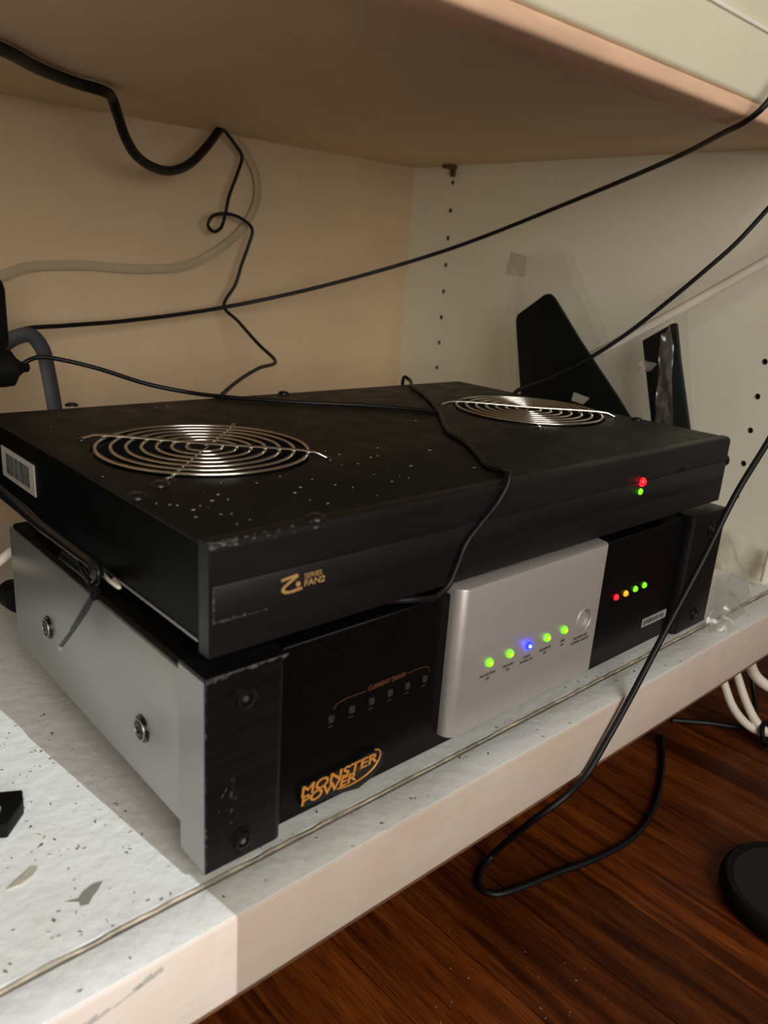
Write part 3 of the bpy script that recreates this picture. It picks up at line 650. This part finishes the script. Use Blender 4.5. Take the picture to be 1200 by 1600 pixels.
tube('tie_tail', M['cord_gloss'], bl_, [P(146, 926, 'x', -.006), P(130, 952, 'x', -.007), P(112, 983, 'x', -.007)], .0008, 8, 6)
c = P(95, 1011, 'x', -.012); lathe('tie_tip', M['grey_label'], bl_, [(0, -.0014), (.0011, -.0012), (.0013, .001), (0, .0016)], c, (0, .5, -1), 10)

# plug and adapters at far left
pl = thing('round_plug', 'small round black plug hanging at the left above the fan box', 'plug')
a0 = P(36, 574, 'y', .345); ax = Vector((-1, 0, -.02)).normalized()
lathe('plug_body', M['rubber'], pl, [(0, -.001), (.0035, 0), (.0065, .004), (.0125, .008), (.0130, .015), (.0120, .030), (0, .030)], a0, ax, 20, 50)
lathe('plug_collar', M['rubber'], pl, [(.0022, -.004), (.0034, -.003), (.0036, .001), (0, .001)], a0, ax, 14, 50)
ad = thing('power_adapter', 'black power adapter cut off by the left edge above the plug', 'adapter')
c = P(4, 490, 'y', .40)
bm = bmesh.new(); bm_box(bm, c.x-.050, c.x, c.y-.02, c.y+.03, c.z-.030, c.z+.030, .012, 4); fin(bm, 'adapter_body', M['rubber'], ad, 50)
lathe('strain_relief', M['rubber'], ad, [(.0055, 0), (.0045, .010), (.0035, .016), (0, .016)], (c.x-.02, c.y, c.z-.030), (0, 0, -1), 14)
ps = thing('added_black_box', 'black box on short feet, added to darken the fan box side, behind the left rear corner of the power conditioner', 'electronics')
box('box_body', M['rubber'], ps, -.300, -.006, .262, .385, .044, .150, .004, 3)  # mostly unseen box, added so the fan box side reflects dark
for x, y in ((-.28, .28), (-.05, .36), (-.28, .36), (-.16, .28)): lathe('box_foot', M['rubber'], ps, [(0, 0), (.010, 0), (.011, .004), (.010, .0445), (0, .0445)], (x, y, 0), (0, 0, 1), 18)
lathe('box_plug', M['rubber'], ps, [(0, 0), (.0085, 0), (.0095, .004), (.0090, .018), (0, .018)], P(17, 925, 'y', .261), (0, -1, .1), 20, 50)
cable('white_lead', 'short white lead behind the left rear corner of the power conditioner', 'cord_white',
      [(-40, 905, 'y', .240), (0, 876, 'y', .242), (20, 860, 'y', .244), (45, 845, 'y', .246)], .0030)

# ------------------------------------------------------------------ bags with boards
def film_sheet(name, parent, quad, nx, ny, amp, seed, m='film'):
    """crumpled clear film stretched over a quad of points (a,b,c,d), real thin sheet"""
    r = random.Random(seed); a, b, c, d = [Vector(q) for q in quad]
    nrm = (b-a).cross(d-a).normalized(); bm = bmesh.new(); g = []
    ph = [(r.uniform(2, 9), r.uniform(2, 9), r.uniform(0, 6), r.uniform(.3, 1)) for _ in range(7)]
    for j in range(ny+1):
        row = []
        for i in range(nx+1):
            s, t = i/nx, j/ny
            p = a*(1-s)*(1-t) + b*s*(1-t) + c*s*t + d*(1-s)*t
            h = sum(k[3]*abs(math.sin(k[0]*s + k[1]*t + k[2])) for k in ph)/3 - .6
            row.append(bm.verts.new(p + nrm*(h*amp + r.uniform(-.2, .2)*amp) + (b-a)*r.uniform(-.012, .012) + (d-a)*r.uniform(-.012, .012)))
        g.append(row)
    for j in range(ny):
        for i in range(nx):
            if (i+j) % 2: bm.faces.new((g[j][i], g[j][i+1], g[j+1][i+1])); bm.faces.new((g[j][i], g[j+1][i+1], g[j+1][i]))
            else: bm.faces.new((g[j][i], g[j][i+1], g[j+1][i])); bm.faces.new((g[j][i+1], g[j+1][i+1], g[j+1][i]))
    return fin(bm, name, M[m], parent, 180)
b1 = thing('bagged_board', 'dark teal tapered board in a clear plastic bag leaning behind the right grille', 'bag')
PL = ((.470, .2, 0), Vector((1, 0, -.16)).normalized())
q = lambda px, py: atp(px, py, PL[0], PL[1])
brd = [q(*s) for s in ((805, 500), (808, 491), (850, 460), (858, 458), (864, 464), (905, 532), (960, 615), (1000, 680), (1010, 760), (825, 760), (812, 610))]
prism('board', M['teal'], b1, brd, PL[1]*.006, .0012)
off = -PL[1]*.003
tri = [q(898, 613) + off*.3, q(922, 622) + off*.3, q(912, 632) + off*.3, q(894, 626) + off*.3]
film_sheet('bag_film', b1, [q(800, 700)+off, q(1010, 700)+off, q(880, 392)+off, q(795, 400)+off], 14, 22, .004, 2)
film_sheet('bag_film', b1, [q(800, 700)-off*4, q(1015, 700)-off*4, q(885, 392)-off*4, q(792, 402)-off*4], 12, 18, .003, 5)
prism('price_sticker', M['sticker'], b1, tri, off*.2)
film_sheet('bag_highlight', b1, [q(796, 430)+off*2, q(826, 436)+off*2, q(832, 404)+off*2, q(806, 396)+off*2], 5, 5, .005, 8, 'film_glint')  # pale patch painting the highlight at the bag's top corner
b2 = thing('bagged_strip', 'narrow slate grey board in a crinkled clear bag by the right wall', 'bag')
PL2 = ((.520, .1, 0), Vector((1, 0, -.10)).normalized())
q2 = lambda px, py: atp(px, py, PL2[0], PL2[1])
prism('board', M['slate'], b2, [q2(*s) for s in ((1003, 532), (1050, 505), (1056, 504), (1062, 565), (1079, 690), (1020, 690))], PL2[1]*.005, .001)
off2 = -PL2[1]*.003
film_sheet('bag_film', b2, [q2(1010, 700)+off2, q2(1090, 700)+off2, q2(1075, 440)+off2, q2(1020, 470)+off2], 8, 18, .004, 3)
film_sheet('bag_film', b2, [q2(1030, 680)+off2*2.5, q2(1062, 690)+off2*2.5, q2(1056, 500)+off2*2, q2(1040, 530)+off2*2], 5, 14, .006, 13, 'crease')
film_sheet('bag_highlight', b2, [q2(1003, 580)+off2*3, q2(1024, 582)+off2*3, q2(1036, 570)+off2*3, q2(1012, 563)+off2*3], 4, 4, .005, 21, 'film_glint')  # pale patch painting a highlight on the bag film
b3 = thing('crumpled_bag', 'crumpled clear plastic bag on the shelf right of the power conditioner', 'bag')
film_sheet('bag_film', b3, [P(1098, 975, 'y', .010), P(1172, 962, 'y', .000), P(1150, 850, 'y', .040), P(1118, 830, 'y', .030)], 9, 14, .009, 31)
film_sheet('bag_film', b3, [P(1100, 988, 'y', -.006), P(1160, 965, 'y', -.004), P(1166, 890, 'y', .014), P(1112, 900, 'y', .010)], 8, 9, .009, 37, 'crease')
film_sheet('bag_fold', b3, [P(1095, 985, 'z', .001), P(1142, 985, 'z', .001), P(1140, 945, 'z', .020), P(1110, 945, 'z', .020)], 6, 5, .007, 41, 'crease')
wr = tag(tube('white_rod', M['cord_white'], None, [P(1192, 908, 'x', .562), P(1198, 885, 'x', .564), P(1204, 862, 'x', .567)], .0026, 10, 4), 'short white rod leaning at the right end of the shelf', 'rod')

# ------------------------------------------------------------------ floor items
wb = thing('white_cable_pair', 'two white cables tied together, hanging below the right end of the shelf', 'cable')
tube('cable_strand', M['cord_white'], wb, [P(1122, 1030, 'z', -.056), P(1131, 1068, 'z', -.072), P(1145, 1105, 'z', -.090), P(1165, 1130, 'z', -.103), P(1190, 1146, 'z', -.110), P(1225, 1170, 'z', -.115)], .0037)
tube('cable_strand', M['cord_white'], wb, [P(1144, 1025, 'z', -.056), P(1153, 1060, 'z', -.070), P(1167, 1100, 'z', -.088), P(1182, 1128, 'z', -.101), P(1197, 1143, 'z', -.107), P(1230, 1163, 'z', -.113)], .0037)
c = P(1191, 1144, 'z', -.109)
tube('cable_tie', M['rubber'], wb, [c + Vector((.0085*math.cos(a), -.004+.004*math.sin(a), .0085*math.sin(a))) for a in [2*PI*k/12 for k in range(13)]], .0022, 8, 3)
tube('tie_tail', M['rubber'], wb, [c + Vector((-.004, -.006, 0)), c + Vector((-.010, -.010, -.006)), c + Vector((-.016, -.012, -.004))], .0018, 8, 5)
cable('under_cord', 'black cord dropping straight down behind the white cable pair', 'cord',
      [(1172, 1010, 'z', -.056), (1174, 1050, 'z', -.085), (1180, 1100, 'z', -.108), (1178, 1128, 'z', -.1170), (1155, 1135, 'z', FZ+.0026), (1110, 1130, 'z', FZ+.0026), (1050, 1125, 'z', FZ+.0026)], .0024)
cable('beige_cable', 'beige cable curving into view at the far right under the shelf', 'cord_white',
      [(1168, 1020, 'z', -.052), (1180, 1055, 'z', -.062), (1205, 1075, 'z', -.070), (1250, 1085, 'z', -.075)], .0045)
bs = thing('appliance_stand', 'black rounded base with a dark grey top on the wooden floor', 'base')
cen = Vector((.3500, -.1290, FZ))
lathe('base_rim', M['floor_black'], bs, [(0, 0), (.0430, 0), (.0460, .002), (.0475, .007), (.0465, .0115), (.0440, .0135), (.0395, .0125)], cen, (0, 0, 1), 48, 50)
lathe('base_top', M['floor_grey'], bs, [(.0397, .0124), (.0385, .0118), (.02, .0124), (0, .0126)], cen, (0, 0, 1), 48, 50)

# small black clip on the left of the shelf
cl = thing('plastic_clip', 'small black plastic L-shaped clip lying on the left of the shelf', 'clip')
s0 = [P(*s) for s in ((-40, 1262, 'z', 0), (-5, 1258, 'z', 0), (37, 1254, 'z', 0), (38, 1272, 'z', 0), (12, 1310, 'z', 0), (-14, 1312, 'z', 0), (2, 1282, 'z', 0), (-40, 1292, 'z', 0))]
prism('clip_body', M['floor_black'], cl, [v*1 for v in s0], (0, 0, .0075), .0008)
sA = [P(*s) for s in ((-60, 1262, 'z', .0075), (2, 1262, 'z', .0075), (-2, 1276, 'z', .0075), (-60, 1284, 'z', .0075))]
prism('clip_pad', M['grey_label'], cl, sA, (0, 0, .0006))

# ------------------------------------------------------------------ crumbs and dirt (uncountable)
def flakes(name, m, label, spots, parent=None, seed=1, lo=.0005, hi=.0016, cat='crumbs'):
    r = random.Random(seed); bm = bmesh.new()
    for (x, y, z) in spots:
        a = r.uniform(0, PI); l = r.uniform(lo, hi); k = r.uniform(.2, .55)*l; h = r.uniform(.15, .4)*k + .0001
        u = Vector((math.cos(a), math.sin(a), 0)); v = Vector((-u.y, u.x, 0)); c = Vector((x, y, z))
        bm_prism(bm, [c-u*l+v*k*.3, c-u*l*.2-v*k, c+u*l-v*k*.2, c+u*l*.4+v*k], (0, 0, h))
    o = fin(bm, name, m, parent); return tag(o, label, cat, kind='stuff')
r = random.Random(21); spots = []
for k in range(95):
    x = -.004 - abs(r.gauss(0, .045)); y = r.uniform(.006, .17)
    if x > -.20: spots.append((x, y, 0.00005))
for k in range(26): spots.append((r.uniform(-.075, -.03), r.uniform(.05, .12), 0.00005))
for k in range(34): spots.append((r.uniform(-.09, .56), r.uniform(-.017, .001), 0.00005))
for k in range(22): spots.append((r.uniform(.01, .56), r.uniform(.0055, .012), 0.00005))
flakes('shelf_crumbs', M['crumb'], 'scattered dark crumbs and droppings on the white shelf', spots, None, 2, .0004, .0012)
spots = [(r.uniform(-.09, .0), r.uniform(.008, .09), .00005) for k in range(30)]
flakes('shelf_dust', M['crumb_light'], 'pale paint flakes scattered on the left of the shelf', spots, None, 6, .0005, .0014)
spots = [(random.uniform(.01, .42), B0+.01+random.random()*.25, T) for k in range(34)] + [(abs(r.gauss(.03, .03))+.01, .02+r.random()*.07, T) for k in range(24)] + [(abs(r.gauss(.15, .03)), .02+r.random()*.09, T) for k in range(14)]
ok = [s for s in spots if all((s[0]-g[0])**2+(s[1]-g[1])**2 > (GR+.004)**2 for g in GC) and s[0] < .425]
flakes('fan_top_crumbs', M['crumb_light'], 'pale crumbs and dust flecks on top of the fan box', ok, None, 8, .0003, .0010)
spots = [(.10+r.random()*.12, -.09+r.random()*.09, FZ+.0004) for k in range(24)]
flakes('floor_crumbs', M['crumb_light'], 'few pale crumbs on the wooden floor below the shelf', spots, None, 9, .0003, .0009)
# larger grey paint chips on the shelf
r = random.Random(17)
bm = bmesh.new()
c = P(140, 1400, 'z', .00004)
bm_prism(bm, [c + Vector(v) for v in ((-.009, .003, 0), (-.004, .0015, 0), (-.001, .004, 0), (.004, .0055, 0), (.0075, .0045, 0), (.004, .001, 0), (.001, -.001, 0), (-.002, -.004, 0), (-.005, -.003, 0), (-.0045, -.0005, 0))], (0, 0, .0002))
tag(fin(bm, 'grey_smudge', mat('grey_smudge', (.24, .23, .20), .8)), 'flat grey paint chip on the shelf left of the black box', 'chip')
bm = bmesh.new(); c = P(40, 1372, 'z', .00004)
bm_prism(bm, [c + Vector(v) for v in ((-.008, -.002, 0), (-.001, .002, 0), (.004, .0045, 0), (.006, .003, 0), (.003, -.0005, 0), (-.003, -.003, 0))], (0, 0, .0007))
tag(fin(bm, 'tan_chip', M['crumb_light']), 'tan dried chip on the shelf near the black clip', 'chip')

c = P(185, 1574, 'y', -.0197)
bm = bmesh.new()
for k in range(9):
    x0 = c.x - .020 + k*.0042; z0 = c.z - .0025 + .0008*k; h = .0016 + .0012*math.sin(k*1.1)
    bm_prism(bm, [(x0, -.01955, z0), (x0+.0046, -.01955, z0+.0008), (x0+.0040, -.01955, z0+h+.001), (x0+.0006, -.01955, z0+h)], (0, -.00008, 0))
tag(fin(bm, 'grey_smear', mat('grey_smear', (.46, .42, .37), .7, var=.4, vscale=300)), 'grey scuff mark on the front edge of the shelf at lower left', 'scuff')
